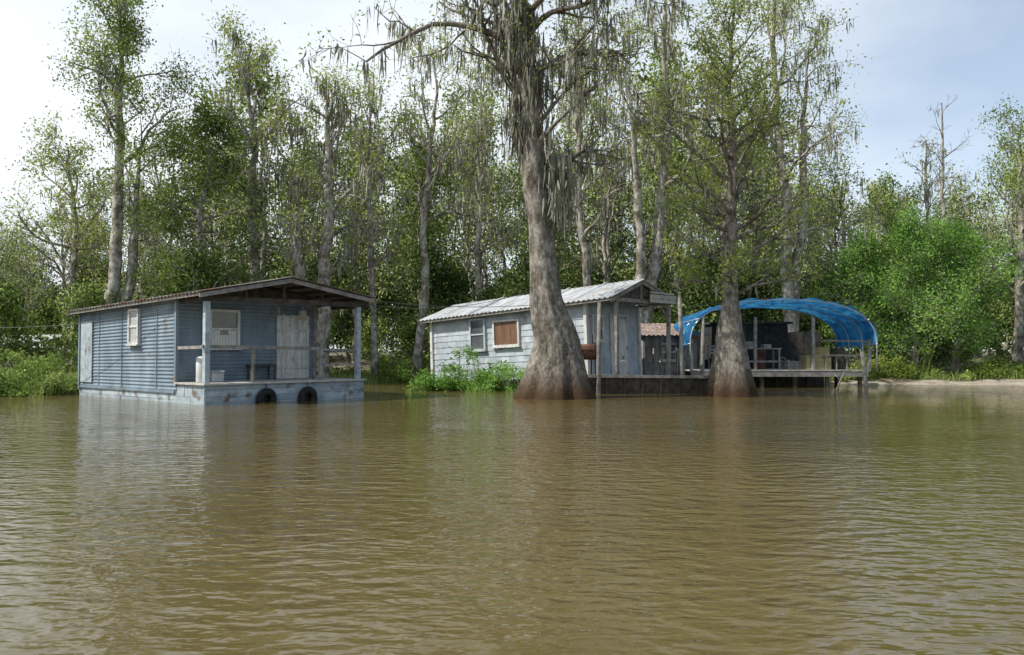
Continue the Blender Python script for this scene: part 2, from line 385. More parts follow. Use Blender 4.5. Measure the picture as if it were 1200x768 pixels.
# ------------------------------------------------------------------ generic house parts
def window(par, name, org, along, nor, w, h, glass, frame=M_white, mull=True, ft=.07):
    a = Vector(along).normalized(); n = Vector(nor).normalized(); o = Vector(org); up = Vector((0, 0, 1))
    mb = MB()
    def bar(u0, u1, v0, v1, d0, d1, mi):
        c = [o + a * u + up * v + n * d for d in (d0, d1) for (u, v) in ((u0, v0), (u1, v0), (u1, v1), (u0, v1))]
        mb.add(c, [(0, 3, 2, 1), (4, 5, 6, 7), (0, 1, 5, 4), (1, 2, 6, 5), (2, 3, 7, 6), (3, 0, 4, 7)], mi)
    bar(0, w, 0, h, .0, .03, 1)
    bar(-ft, 0, -ft, h + ft, -.02, .075, 0); bar(w, w + ft, -ft, h + ft, -.02, .075, 0)
    bar(0, w, h, h + ft, -.02, .072, 0); bar(-.0, w, -ft, 0, -.02, .072, 0); bar(-ft - .04, w + ft + .04, -ft - .04, -ft, -.02, .12, 0)
    if mull: bar(0, w, h * .5 - .025, h * .5 + .025, .03, .06, 0)
    mb.build(name, [frame, glass], par)

def planks(mb, o, a, n, w, h, pw, th, mi=0, gap=.008):
    o = Vector(o); a = Vector(a).normalized(); n = Vector(n).normalized(); u = 0
    while u < w - .01:
        u1 = min(w, u + pw * random.uniform(.85, 1.15)); t = th * random.uniform(.8, 1.2); hh = h * random.uniform(.985, 1.0)
        c = [o + a * x + Vector((0, 0, z)) + n * d for d in (0, t) for (x, z) in ((u + gap, 0), (u1, 0), (u1, hh), (u + gap, hh))]
        mb.add(c, [(0, 3, 2, 1), (4, 5, 6, 7), (0, 1, 5, 4), (1, 2, 6, 5), (2, 3, 7, 6), (3, 0, 4, 7)], mi); u = u1

def hboards(mb, o, a, n, w, z0, z1, bh, th, mi=0, seg=2.2):
    z = z0; o = Vector(o)
    while z < z1 - .01:
        zz = min(z1, z + bh); u = 0
        while u < w - .01:
            u1 = min(w, u + seg * random.uniform(.7, 1.4))
            if w - u1 < .3: u1 = w
            av = Vector(a).normalized(); nv = Vector(n).normalized(); t = th * random.uniform(.7, 1.3)
            c = [o + av * x + Vector((0, 0, y)) + nv * d for d in (0, t) for (x, y) in ((u + .006, z + .006), (u1, z + .006), (u1, zz), (u + .006, zz))]
            mb.add(c, [(0, 3, 2, 1), (4, 5, 6, 7), (0, 1, 5, 4), (1, 2, 6, 5), (2, 3, 7, 6), (3, 0, 4, 7)], mi); u = u1
        z = zz

def gable_roof(par, x0, xr, x1, y0, y1, ze0, zr, ze1, drop, m, amp=.018, pitch=.19, fascia=M_wood):
    mb = MB(); nw = (y1 - y0) / pitch
    mb.patch((xr, y0, zr), (xr, y1, zr - drop), (x0, y1, ze0 - drop), (x0, y0, ze0), nw, amp, 0, rows=4, rnd=.003)
    mb.patch((xr, y0, zr), (xr, y1, zr - drop), (x1, y1, ze1 - drop), (x1, y0, ze1), nw, amp, 0, rows=4, rnd=.003)
    mb.build('roof', [m], par, solid=.012)
    mb = MB(); e = .05
    for yy, dd in ((y0 + .06, 0), (y1 - .06, drop)):
        mb.beam((x0 + .03, yy, ze0 - e - .05 - dd), (xr, yy, zr - e - .05 - dd), .035, .11)
        mb.beam((xr, yy + .002, zr - e - .052 - dd), (x1 - .03, yy, ze1 - e - .05 - dd), .035, .11)
    mb.beam((x0 + .07, y0 + .1, ze0 - .06), (x0 + .07, y1 - .1, ze0 - .06 - drop), .04, .09)
    mb.beam((x1 - .07, y0 + .1, ze1 - .06), (x1 - .07, y1 - .1, ze1 - .06 - drop), .04, .09)
    mb.beam((xr, y0 + .1, zr - .1), (xr, y1 - .1, zr - .1 - drop), .05, .12)
    mb.build('roof_trim', [fascia], par)

# ------------------------------------------------------------------ houseboat (left)
H1 = empty('houseboat', (-7.7, 21.4, 0), (0, 0, math.atan2(.75, .66)))
W1, D1 = 5.06, 7.6; dk = .54
mb = MB()
mb.box(.05, W1 - .05, .05, D1 - .05, -.35, dk - .08, 1)
hboards(mb, (0, .05, 0), (1, 0, 0), (0, -1, 0), W1, -.12, dk - .05, .16, .03, 0, 2.5)
hboards(mb, (.05, 0, 0), (0, 1, 0), (-1, 0, 0), 1.6, -.12, dk - .06, .30, .03, 0, .8)
hboards(mb, (.05, 1.62, 0), (0, 1, 0), (-1, 0, 0), D1 - 1.65, -.12, .27, .20, .03, 0, 1.5)
mb.box(W1 - .04, W1, .05, D1, -.1, dk - .05, 0)
mb.build('hull', [M_hull, M_woodd], H1)
mb = MB()
yy = -.06
while yy < 1.5:
    mb.box(-.05, W1 + .04, yy, yy + .135, dk - .05, dk + random.uniform(-.003, .004)); yy += .142
yy = 1.52
while yy < D1:
    mb.box(4.32, W1 + .03, yy, yy + .135, dk - .05, dk + random.uniform(-.003, .004)); yy += .142
mb.build('deck', [M_conc], H1, bevel=.006)
cx1, cy0, cy1 = 4.3, 1.45, 7.5
mb = MB()
zb = .27
mb.patch((0, cy1, zb), (0, cy1, 2.52), (0, cy0, 2.74), (0, cy0, zb), 24, .013, 0)
mb.patch((0, cy0, dk), (0, cy0, 2.74), (cx1, cy0, 2.74), (cx1, cy0, dk), 22, .013, 0)
mb.patch((cx1, cy0, dk), (cx1, cy0, 2.74), (cx1, cy1, 2.52), (cx1, cy1, dk), 22, .013, 0)
mb.patch((cx1, cy1, dk), (cx1, cy1, 2.52), (0, cy1, 2.52), (0, cy1, dk), 20, .014, 0)
mb.build('walls', [M_sid], H1)
mb = MB()
mb.add([(0, cy0, 2.74), (cx1, cy0, 2.74), (cx1, cy0, 2.98), (2.35, cy0, 3.2), (0, cy0, 2.80)], [(0, 1, 2, 3, 4)])
mb.add([(0, cy1, 2.5), (cx1, cy1, 2.5), (cx1, cy1, 2.65), (2.35, cy1, 2.95), (0, cy1, 2.5)], [(4, 3, 2, 1, 0)])
mb.build('gable_boards', [M_woodd], H1)
mb = MB()
for (x, y, zt) in ((0, cy0, 2.72), (cx1, cy0, 2.72)): mb.box(x - .045, x + .045, y - .045, y + .045, dk - .02, zt)
mb.box(-.045, .045, cy1 - .045, cy1 + .045, .2, 2.5)
mb.box(-.035, -.018, cy0 + .06, cy1 - .06, .25, .33)
for y in (2.5, 4.6, 6.1): mb.box(-.028, -.016, y, y + .03, .34, 2.5)
for x in (.9, 2.6): mb.box(x - .2, x - .17, cy0 - .026, cy0 - .016, dk, 2.7)
mb.build('corner_trim', [M_sid], H1)
gable_roof(H1, -.32, 2.35, 5.25, -.3, 7.85, 2.84, 3.36, 2.93, .26, M_roofd)
mb = MB()
mb.beam((-.1, .1, 2.69), (5.2, .1, 2.72), .09, .14)
mb.beam((.08, .1, 2.66), (.08, cy0, 2.66), .07, .12); mb.beam((4.95, .1, 2.68), (4.95, cy0, 2.68), .07, .12)
for k in range(9):
    x = .15 + k * .6; zt = np.interp(x, [-.32, 2.35, 5.25], [2.84, 3.36, 2.93]) - .09
    mb.beam((x, -.1, zt), (x, cy0, zt), .04, .08)
mb.beam((2.35, .1, 2.76), (2.35, .1, 3.22), .08, .06)
mb.beam((1.2, .1, 2.76), (1.2, .1, 3.0), .06, .05); mb.beam((3.6, .1, 2.78), (3.6, .1, 3.06), .06, .05)
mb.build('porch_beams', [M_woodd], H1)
mb = MB()
mb.box(.03, .17, .04, .18, dk, 2.62, 0); mb.box(4.83, 4.97, .04, .18, dk, 2.65, 0)
mb.box(3.55, 3.65, .06, .15, dk, 1.42, 1)
mb.beam((1.42, .11, dk), (1.44, .1, 1.5), .09, .07, 1); mb.beam((4.0, 1.0, dk), (4.02, 1.0, 2.66), .09, .09, 1)
mb.build('porch_posts', [M_hull, M_wood], H1, bevel=.008)
mb = MB()
mb.beam((-.02, .11, 1.47), (3.6, .11, 1.43), .06, .09, 0)
mb.beam((3.6, .11, 1.40), (4.9, .11, 1.36), .06, .08, 0); mb.beam((3.7, .11, .95), (4.9, .11, .98), .04, .06, 0)
mb.beam((.1, .15, 1.46), (.02, 1.42, 1.44), .05, .08, 0); mb.beam((4.9, .15, 1.36), (4.93, 1.8, 1.36), .05, .08, 0)
mb.build('railing', [M_wood], H1)
window(H1, 'front_window', (.95, cy0 - .015, 1.5), (1, 0, 0), (0, -1, 0), .78, .92, M_glass)
mb = MB()
for k in range(9): mb.box(.97 + k * .083, 1.045 + k * .083, cy0 - .05, cy0 - .046, 1.52, 1.80 if 2 < k < 6 else 1.92)
mb.build('front_curtain', [M_plastic], H1)
window(H1, 'side_window', (-.015, 3.55, 1.62), (0, 1, 0), (-1, 0, 0), .48, .85, M_blind)
mb = MB(); planks(mb, (3.0, cy0 - .015, dk + .02), (1, 0, 0), (0, -1, 0), 1.1, 1.85, .14, .03)
mb.box(3.0, 4.1, cy0 - .075, cy0 - .05, 1.9, 2.0); mb.box(3.0, 4.1, cy0 - .075, cy0 - .05, .85, .95)
mb.build('front_door', [M_white], H1)
mb = MB(); planks(mb, (-.015, 6.55, .42), (0, 1, 0), (-1, 0, 0), .8, 1.85, .4, .03)
mb.build('side_door', [M_hull], H1)
mb = MB(); mb.box(3.75, 3.95, cy0 - .14, cy0 - .02, 2.28, 2.55); mb.tube([(3.05, cy0 - .05, 2.3), (3.05, cy0 - .05, 2.6)], .02)
mb.tube([(3.85, cy0 - .06, 2.5), (3.85, cy0 - .06, 2.7)], .018)
mb.build('meter_box', [M_conc], H1, bevel=.01)
for k, x in enumerate((1.72, 3.02)):
    mb = MB(); mb.torus((x, -.09, .08), (0, 1, .12), .20, .095, sq=.8)
    for q in range(28):
        a = q / 28 * 6.283; mb.beam((x + .287 * math.cos(a), -.15, .08 + .287 * math.sin(a)), (x + .287 * math.cos(a), -.03, .08 + .287 * math.sin(a)), .03, .02)
    mb.tube([(x, -.03, .08), (x, -.02, .08)], .15, 16)  # black disc filling the hole, stands in for the shade inside the tyre
    mb.tube([(x, -.09, .36), (x, -.02, dk)], .012, 6)
    mb.build('tyre_fender_%d' % (k + 1), [M_rubber], H1, smooth=True)
c = MB(); c.tube([(.42, .9, dk), (.42, .9, dk + .03), (.42, .9, dk + .62), (.42, .9, dk + .66), (.42, .9, dk + .68)], [.13, .15, .15, .12, .04], 20)
c.build('water_cooler', [M_plastic], H1, smooth=True)
c = MB(); c.box(.62, .95, .7, .95, dk, dk + .25); c.box(.60, .97, .68, .97, dk + .25, dk + .30); c.build('cooler_box', [M_blind], H1, bevel=.02)
c = MB(); c.beam((2.0, 1.2, dk + .42), (2.75, 1.2, dk + .42), .4, .04)
for xx in (2.05, 2.7):
    for y2 in (1.05, 1.35): c.beam((xx, y2, dk), (xx, y2, dk + .4), .04, .04)
c.build('porch_bench', [M_woodd], H1)

# ------------------------------------------------------------------ houseboat (middle)
H2 = empty('houseboat', (2.5, 28.0, 0)); H2.rotation_euler = (0, 0, 0)
H2.rotation_mode = 'QUATERNION'
H2.rotation_quaternion = (Matrix.Rotation(math.atan2(.74, .67), 3, 'Z') @ Matrix.Rotation(R(-2.4), 3, 'X')).to_quaternion()
W2, D2 = 3.0, 7.4
mb = MB(); mb.box(-.15, W2 + .5, -1.0, D2 + .1, -.3, .48, 0)
hboards(mb, (-.15, -1.0, 0), (1, 0, 0), (0, -1, 0), W2 + .65, -.2, .5, .17, .03, 0)
hboards(mb, (-.15, -1.0, 0), (0, 1, 0), (-1, 0, 0), D2 + 1.1, -.2, .5, .17, .03, 0)
mb.build('hull', [M_woodd], H2)
def shingle_wall(mb, A, along, nor, w, z0, zt0, zt1, th=.012):
    a = Vector(along); n = Vector(nor); A = Vector(A); z = z0; row = 0; sh = .22; sw = .42
    while z < max(zt0, zt1):
        u = -(row % 2) * sw / 2
        while u < w:
            ua = max(0, u); ub = min(w, u + sw)
            if ub - ua > .02:
                ta = zt0 + (zt1 - zt0) * ua / w; tb = zt0 + (zt1 - zt0) * ub / w; za = min(z + sh + .01, ta); zb_ = min(z + sh + .01, tb)
                if za > z + .02 and zb_ > z + .02:
                    t = th * random.uniform(.8, 1.3)
                    P = [A + a * ua + Vector((0, 0, z)) + n * t * 1.9, A + a * ub + Vector((0, 0, z)) + n * t * 1.9, A + a * (ub - .005) + Vector((0, 0, zb_)) + n * t * .3, A + a * (ua + .005) + Vector((0, 0, za)) + n * t * .3,
                         A + a * ua + Vector((0, 0, z)), A + a * ub + Vector((0, 0, z))]
                    mb.add(P, [(0, 1, 2, 3), (4, 5, 1, 0)])
            u += sw
        z += sh; row += 1
mb = MB()
mb.box(.0, W2, .0, D2, .48, 2.9)
mb.add([(0, -.004, 2.9), (W2, -.004, 2.9), (W2, -.004, 2.95), (1.5, -.004, 3.5), (0, -.004, 2.95)], [(0, 1, 2, 3, 4)])
mb.add([(0, D2, 2.9), (W2, D2, 2.9), (1.5, D2, 3.3)], [(2, 1, 0)])
shingle_wall(mb, (-.002, D2, 0), (0, -1, 0), (-1, 0, 0), D2, .45, 2.72, 2.95)
mb.build('walls', [M_sid2], H2)
mb = MB(); planks(mb, (0, -.006, .5), (1, 0, 0), (0, -1, 0), W2, 2.4, .19, .02)
mb.build('front_boarding', [M_sid2], H2)
mb = MB()
for (x, y) in ((-.03, -.03), (W2 + .03, -.03), (-.03, D2 + .03)): mb.box(x - .06, x + .06, y - .06, y + .06, .45, 2.93 if y < 1 else 2.7)
mb.build('corner_trim', [M_white], H2)
gable_roof(H2, -.4, 1.5, 3.45, -1.35, 7.75, 3.02, 3.70, 3.05, .16, M_roofm, amp=.02, pitch=.21, fascia=M_wood)
mb = MB()
for k in range(5):
    y = .2 + k * 1.6; mb.beam((-.42, y, 3.05 - .018 * y), (1.5, y, 3.735 - .018 * y), .05, .02)
mb.build('roof_battens', [M_roofm], H2)
window(H2, 'curtained_window', (-.03, 2.95, 1.62 + .12), (0, 1, 0), (-1, 0, 0), 1.12, .82, M_curt, mull=False)
window(H2, 'louvre_window', (-.03, 4.6, 1.5 + .15), (0, 1, 0), (-1, 0, 0), .66, 1.05, M_glass, frame=M_sid2, mull=True)
window(H2, 'front_window', (.3, -.03, 1.75), (1, 0, 0), (0, -1, 0), .5, .75, M_glass, mull=True)
mb = MB(); planks(mb, (1.35, -.04, .52), (1, 0, 0), (0, -1, 0), .85, 1.95, .3, .03)
mb.box(1.27, 1.345, -.085, -.04, .5, 2.55); mb.box(2.205, 2.28, -.085, -.04, .5, 2.55); mb.box(1.27, 2.28, -.09, -.04, 2.55, 2.63)
mb.build('door', [M_white], H2)
mb = MB()
mb.beam((-.2, -1.2, 2.97), (3.3, -1.2, 2.97), .08, .12); mb.beam((.05, -1.15, .4), (.05, -1.2, 2.92), .10, .10)
mb.beam((3.15, -1.1, .4), (3.2, -1.2, 2.92), .11, .11); mb.beam((1.5, -1.2, 3.03), (1.5, -1.2, 3.5), .07, .07)
mb.beam((3.2, -1.2, 2.2), (2.6, -1.2, 2.92), .06, .06)
mb.build('porch_frame', [M_wood], H2)
mb = MB()
for k in range(3):
    hb = 3.05 + k * .15; wdt = 1.45 - k * .45
    mb.box(1.5 - wdt, 1.5 + wdt, -1.19, -1.165, hb, hb + .14)
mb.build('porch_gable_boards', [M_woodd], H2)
mb = MB(); mb.box(1.75, 3.35, -1.42, -1.385, 2.93, 3.2, 0); mb.box(1.8, 3.3, -1.386, -1.36, 3.24, 3.30, 0)
for k in range(9):
    x = 1.9 + k * .155
    mb.box(x, x + .018, -1.43, -1.42, 3.02, 3.11, 1)
    if k % 2: mb.box(x + .018, x + .07, -1.43, -1.42, 3.09, 3.11, 1)
    else: mb.box(x + .018, x + .06, -1.43, -1.42, 3.05, 3.07, 1)
mb.build('name_board', [M_conc, M_wood], H2)

B = empty('barge', (2.3, 27.1, 0), (0, 0, R(4)))
mb = MB()
mb.add([(0, 0, -.2), (4.2, 0, -.2), (4.2, 1.7, -.2), (0, 1.7, -.2), (-.2, -.1, .55), (4.4, -.1, .5), (4.4, 1.8, .5), (-.2, 1.8, .55)],
       [(0, 3, 2, 1), (4, 5, 6, 7), (0, 1, 5, 4), (1, 2, 6, 5), (2, 3, 7, 6), (3, 0, 4, 7)], 0)
mb.beam((-.25, -.13, .57), (4.45, -.13, .53), .1, .09, 1)
for k in range(8): mb.beam((.1 + k * .58, -.08, 0), (.08 + k * .59, -.135, .5), .06, .05, 0)
for k in range(6): mb.box(.3 + k * .1, .39 + k * .1, .1, 1.6, .56, .6, 1)
mb.build('hull', [M_woodd, M_wood], B)

G = empty('barrel_grill', (2.35, 27.25, .58), (0, 0, R(15)))
mb = MB(); mb.tube([(-.36, 0, .75), (-.35, 0, .75), (-.34, 0, .75), (.34, 0, .75), (.35, 0, .75), (.36, 0, .75)], [.02, .22, .25, .25, .22, .02], 24)
for x in (-.2, .2): mb.torus((x, 0, .75), (1, 0, 0), .25, .012)
mb.build('drum', [M_rust], G, smooth=True)
mb = MB()
for x in (-.26, .26):
    for s in (-1, 1): mb.beam((x, s * .2, 0), (x, s * .14, .62), .035, .035)
mb.beam((-.3, -.27, .8), (.3, -.27, .8), .03, .03); mb.tube([(.22, 0, .98), (.22, 0, 1.3)], .035, 10)
mb.build('stand', [M_woodd], G)

S = empty('shed', (5.0, 32.3, 0), (0, 0, R(20)))
mb = MB()
planks(mb, (0, 0, .3), (1, 0, 0), (0, -1, 0), 2.3, 1.7, .2, .03, 0)
planks(mb, (0, 2, .3), (0, -1, 0), (-1, 0, 0), 2.0, 1.7, .2, .03, 0)
mb.box(.02, 2.28, .02, 1.98, .28, 1.95, 1)
mb.build('walls', [M_wood, M_woodd], S)
mb = MB(); mb.patch((-.3, -.5, 1.95), (2.6, -.5, 1.98), (2.6, 2.3, 2.5), (-.3, 2.3, 2.48), 15, .02, 0, rows=3, rnd=.01); mb.build('roof', [M_rustroof], S, solid=.015)
mb = MB()
for k in range(7): mb.beam((.1 + k * .33, -.5, random.uniform(.2, .4)), (.15 + k * .33, -.5 + random.uniform(-.05, .05), random.uniform(1.1, 1.9)), .09, .03)
mb.build('lean_to_boards', [M_wood], S)
window(S, 'shed_window', (.7, -.035, 1.05), (1, 0, 0), (0, -1, 0), .6, .55, M_glass)

# small white-roofed lean-to on the far left bank
S2 = empty('white_roofed_shed', (-21.0, 32.6, .4), (0, 0, R(-8)))
mb = MB()
for x in (.1, 2.7):
    for y in (.1, 1.7): mb.box(x - .05, x + .05, y - .05, y + .05, -.3, 1.2)
mb.build('posts', [M_wood], S2)
mb = MB(); planks(mb, (.1, 1.7, .0), (1, 0, 0), (0, -1, 0), 2.6, 1.1, .2, .03); mb.build('back_wall', [M_wood], S2)
mb = MB(); mb.patch((-.15, -.3, 1.18), (3.0, -.3, 1.22), (3.0, 2.0, 1.62), (-.15, 2.0, 1.6), 14, .02, 0, rows=2, rnd=.005); mb.build('roof', [M_plastic], S2, solid=.02)

for (x, y, tx_, ty_, h) in ((5.55, 27.6, -.12, .05, 3.1), (2.72, 27.0, .05, 0, 2.9), (12.75, 30.6, -.18, .1, 1.35), (6.9, 31.0, .05, .05, 2.6)):
    P_ = MB(); P_.tube([(0, 0, -1.2), (tx_ * .5, ty_ * .5, h * .5), (tx_, ty_, h)], [.075, .07, .06], 10)
    o = P_.build('mooring_pole', [M_wood], None, smooth=True); o.location = (x, y, 0)

# ------------------------------------------------------------------ canopied dock (right)
C = empty('canopy_dock', (6.6, 31.3, 0), (0, 0, R(4)))
mb = MB(); w = 6.6; x = 0
while x < w:
    mb.box(x, x + .14, -.05, 4.2, .62, .665 + random.uniform(0, .006)); x += .15
mb.build('deck_planks', [M_conc], C)
mb = MB(); mb.beam((-.05, .0, .52), (w + .05, .0, .5), .08, .19, 0); mb.beam((-.05, 2, .5), (w, 2, .5), .1, .16, 1); mb.beam((-.05, 4, .5), (w, 4, .5), .1, .16, 1)
for k in range(6):
    for y in (0.1, 2, 4): mb.tube([(.2 + k * 1.24, y, -1.4), (.2 + k * 1.24 + random.uniform(-.05, .05), y, .55)], .085, 9, 1)
mb.build('pilings', [M_wood, M_woodd], C)
mb = MB(); mb.box(.1, 6.4, 3.2, 3.9, -.3, .35); mb.build('float', [M_woodd], C)
def arch(t, y, w0=-.15, w1=6.85, z0=1.62, rise=1.66, e=.78):
    c, s = math.cos(math.pi * (1 - t)), math.sin(math.pi * (1 - t))
    cx = (w0 + w1) / 2; hw = (w1 - w0) / 2
    return (cx + hw * math.copysign(abs(c) ** e, c), y, z0 + rise * abs(s) ** e - .035 * y)
mb = MB(); NT, NY = 72, 26; vs = []
for j in range(NY + 1):
    y = -.35 + 3.3 * j / NY
    for i in range(NT + 1):
        t = i / NT; q = Vector(arch(t, y)); sagz = -.09 * abs(math.sin(j / NY * math.pi * 3)) ** .8 * math.sin(t * math.pi)
        q.z += sagz + .03 * math.sin(i * 1.1 + j * .8) + .025 * math.sin(i * .5 - j * 1.7)
        q.x += .04 * math.sin(j * 1.3 + i * .3) * (abs(t - .5) * 2)
        if i in (0, NT): q.z += random.uniform(-.16, .1)
        vs.append(q)
mb.add(vs, [(j * (NT + 1) + i, j * (NT + 1) + i + 1, (j + 1) * (NT + 1) + i + 1, (j + 1) * (NT + 1) + i) for j in range(NY) for i in range(NT)])
mb.build('tarp', [M_tarp], C, smooth=True)
mb = MB()
for y in (-.3, .8, 1.9, 2.9):
    pts = [(arch(0, y)[0], y, .6)] + [Vector(arch(i / 30, y)) - Vector((0, 0, .06)) for i in range(31)] + [(arch(1, y)[0], y, .6)]
    mb.tube(pts, .025, 6)
for t in (.0, .15, .5, .85, 1.0): mb.tube([arch(t, -.35), arch(t, 2.95)], .02, 6)
mb.build('arch_frame', [M_alum], C, smooth=True)
mb = MB()
for x in (.0, 2.4, 4.6, 6.75): mb.beam((x, .1, .6), (x + .02, .1, 2.6 if 1 < x < 6 else 1.8), .1, .1)
mb.beam((5.0, .1, 1.75), (6.8, .1, 1.72), .06, .06); mb.beam((5.0, .1, 1.2), (6.8, .1, 1.2), .05, .07)
for k in range(5): mb.beam((5.1 + k * .4, .1, .66), (5.1 + k * .4, .1, 1.2), .04, .04)
mb.build('posts_and_rail', [M_wood], C)
mb = MB(); mb.box(1.7, 4.6, 2.5, 4.1, .67, 2.45, 0)
mb.box(1.6, 4.75, 2.3, 4.2, 2.45, 2.53, 1)
planks(mb, (1.7, 2.49, .67), (1, 0, 0), (0, -1, 0), 1.2, 1.75, .2, .02, 1); planks(mb, (3.6, 2.49, .67), (1, 0, 0), (0, -1, 0), 1.0, 1.75, .2, .02, 0)
mb.build('cabin', [M_dark, M_woodd], C)
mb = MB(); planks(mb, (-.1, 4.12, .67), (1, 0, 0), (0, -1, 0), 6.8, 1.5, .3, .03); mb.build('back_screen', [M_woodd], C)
def crate(name, loc, sx, sy, sz, m, rz=0):
    e = empty(name, loc, (0, 0, rz)); mb = MB()
    for z in np.arange(0, sz - .04, .11):
        mb.box(-sx / 2, sx / 2, -sy / 2 - .012, -sy / 2 + .006, z, z + .09); mb.box(-sx / 2, sx / 2, sy / 2 - .006, sy / 2 + .012, z, z + .09)
        mb.box(-sx / 2 - .012, -sx / 2 + .006, -sy / 2 + .01, sy / 2 - .01, z, z + .09); mb.box(sx / 2 - .006, sx / 2 + .012, -sy / 2 + .01, sy / 2 - .01, z, z + .09)
    for a in (-1, 1):
        for b_ in (-1, 1): mb.box(a * sx / 2 - .03 * (a > 0) * 2 + .0, a * sx / 2 + .03 * (a < 0) * 2, b_ * sy / 2 - .06 * (b_ > 0), b_ * sy / 2 + .06 * (b_ < 0), 0, sz + .01)
    mb.box(-sx / 2 + .02, sx / 2 - .02, -sy / 2 + .02, sy / 2 - .02, .02, sz * .7)
    mb.build('slats', [m], e)
crate('crate', (11.4, 32.1, .67), .95, .6, .5, M_yel, .1); crate('crate', (10.55, 32.3, .67), .6, .5, .35, M_wood, .3)
crate('crate', (11.55, 32.15, 1.19), .6, .45, .3, M_yel, -.2); crate('crate', (8.7, 33.0, .67), .7, .5, .45, M_woodd, .0)
def barrel(name, loc, r, h, m):
    mb = MB(); zs = [0, .02, h * .33, h * .34, h * .36, h * .37, h * .66, h * .67, h * .69, h * .7, h - .02, h]
    rs = [r * .95, r, r, r * 1.04, r * 1.04, r, r, r * 1.04, r * 1.04, r, r, r * .95]
    mb.tube([(0, 0, z) for z in zs], rs, 22); o = mb.build(name, [m], None, smooth=False); o.location = loc
barrel('barrel', (12.35, 32.4, .67), .27, .8, M_woodd); barrel('barrel', (9.6, 33.2, .67), .27, .82, M_rust)
def bucket(loc, m):
    mb = MB(); mb.tube([(0, 0, 0), (0, 0, .3), (0, 0, .32), (0, 0, .31)], [.12, .15, .16, .13], 18)
    mb.tube([(-.15, 0, .3), (-.1, 0, .42), (0, 0, .46), (.1, 0, .42), (.15, 0, .3)], .006, 5)
    o = mb.build('bucket', [m], None, smooth=True); o.location = loc
bucket((10.1, 31.9, .67), M_plastic); bucket((12.2, 31.9, .67), M_plastic); bucket((8.1, 32.2, .67), M_hull); bucket((3.6, 27.7, .6), M_plastic)
T = empty('work_table', (9.3, 32.3, .67), (0, 0, .1)); mb = MB()
for k in range(5): mb.box(-.8, .8, -.35 + k * .14, -.22 + k * .14, .76, .80)
for a in (-.72, .72):
    for b_ in (-.28, .28): mb.beam((a, b_, 0), (a, b_, .76), .06, .06)
mb.beam((-.72, -.28, .3), (.72, -.28, .3), .03, .07); mb.build('table', [M_wood], T)
mb = MB(); mb.box(-.5, -.1, -.15, .2, .803, 1.05); mb.box(.2, .5, -.1, .2, .803, .95); mb.build('boxes_on_table', [M_wood], T, bevel=.01)
ch = MB(); ch.box(-.22, .22, -.22, .22, .42, .46)
for a in (-.2, .2):
    for b_ in (-.2, .2): ch.beam((a, b_, 0), (a, b_, .42 if b_ < 0 else .95), .035, .035)
for k in range(3): ch.box(-.2, .2, .19, .215, .58 + k * .13, .66 + k * .13)
o = ch.build('chair', [M_wood]); o.location = (7.9, 33.0, .67); o.rotation_euler = (0, 0, .5)

# ------------------------------------------------------------------ cables
def cable(name, a, b, sag, r=.012, m=M_cable):
    a = Vector(a); b = Vector(b); mb = MB()
    mb.tube([a.lerp(b, t) - Vector((0, 0, sag * 4 * t * (1 - t))) for t in np.linspace(0, 1, 22)], r, 5)
    mb.build(name, [m])
cable('power_cable', (-4.4, 25.1, 2.75), (1.0, 25.6, 3.3), .35, .009)
cable('power_cable', (-4.5, 25.3, 2.9), (2.4, 28.6, 3.1), .25, .009)
cable('power_cable', (-22, 30, 2.6), (-8.2, 22.0, 2.55), .5, .009)
cable('power_cable', (3.2, 27.8, 3.1), (6.5, 26.2, 2.9), .25, .009)

# ------------------------------------------------------------------ cypress trees in the water
def butt(k, ph, a):
    return lambda th, z: 1 + (a * np.cos(k * th + ph) + a * .6 * np.cos((k * 2 + 1) * th + ph * 2) + .25 * a * np.cos(19 * th)) * np.exp(-np.clip(z, 0, 99) / 1.7) + .03 * np.cos(5 * th + z)
cfgA = dict(n=16, z=(7.5, 16), el=(5, 40), elup=20, len=(2.4, 4.2, 2), k=[7, 5, 3], lv=3, wig=.2, trop=.03, spread=.95,
            leaves=6, lspread=.22, lsize=.10, keep=.6, moss=.40, mk=10, ml=.9, wob=.03, mw=.028)
def mossA(rng):
    n = 260; z = rng.uniform(5.4, 11.5, n); a = rng.uniform(0, 6.28, n); r = rng.uniform(.22, .65, n)
    x = np.interp(z, [0, 6, 11.6], [0, -.62, -1.15])
    side = np.where(z < 7.3, .55, .05)
    return np.stack([x + np.cos(a) * r + side, np.sin(a) * r, z], 1)
tm = tree_meshes('cypA', 11, [-1, 0, .4, .9, 1.65, 2.9, 4.1, 6, 8.5, 11.6, 14, 17.5], [0, 0, 0, 0, .0, -.3, -.4, -.62, -.8, -1.15, -1.2, -1.0], [0] * 12,
                 [1.35, 1.2, 1.02, .86, .66, .47, .38, .32, .30, .25, .17, .07], cfgA, [M_bark, M_leaf_pale, M_moss], lobes=butt(6, .7, .11), sides=56,
                 extra=[(6.2, .9, -.1, .55, 3.0, .11), (8.2, -.5, .2, .9, 4.5, .10), (10.2, -.95, -.1, .22, 5.0, .11), (9.4, .8, .2, .6, 4.0, .11), (10.8, -.7, -.3, .5, 4.0, .1), (11.0, .9, -.2, .4, 4.2, .1), (7.2, .5, -.5, .7, 2.6, .08)],
                 mossextra=mossA)
place_tree('cypress_tree', (1.25, 24.9, 0), tm)
cfgB = dict(n=40, z=(2.9, 11.3), el=(0, 40), elup=20, len=(2.0, 2.8, 1.4), k=[5, 4], lv=3, wig=.2, trop=.05, spread=.8,
            leaves=8, lspread=.17, lsize=.10, keep=.85, moss=.05, mk=8, ml=.5, wob=.03)
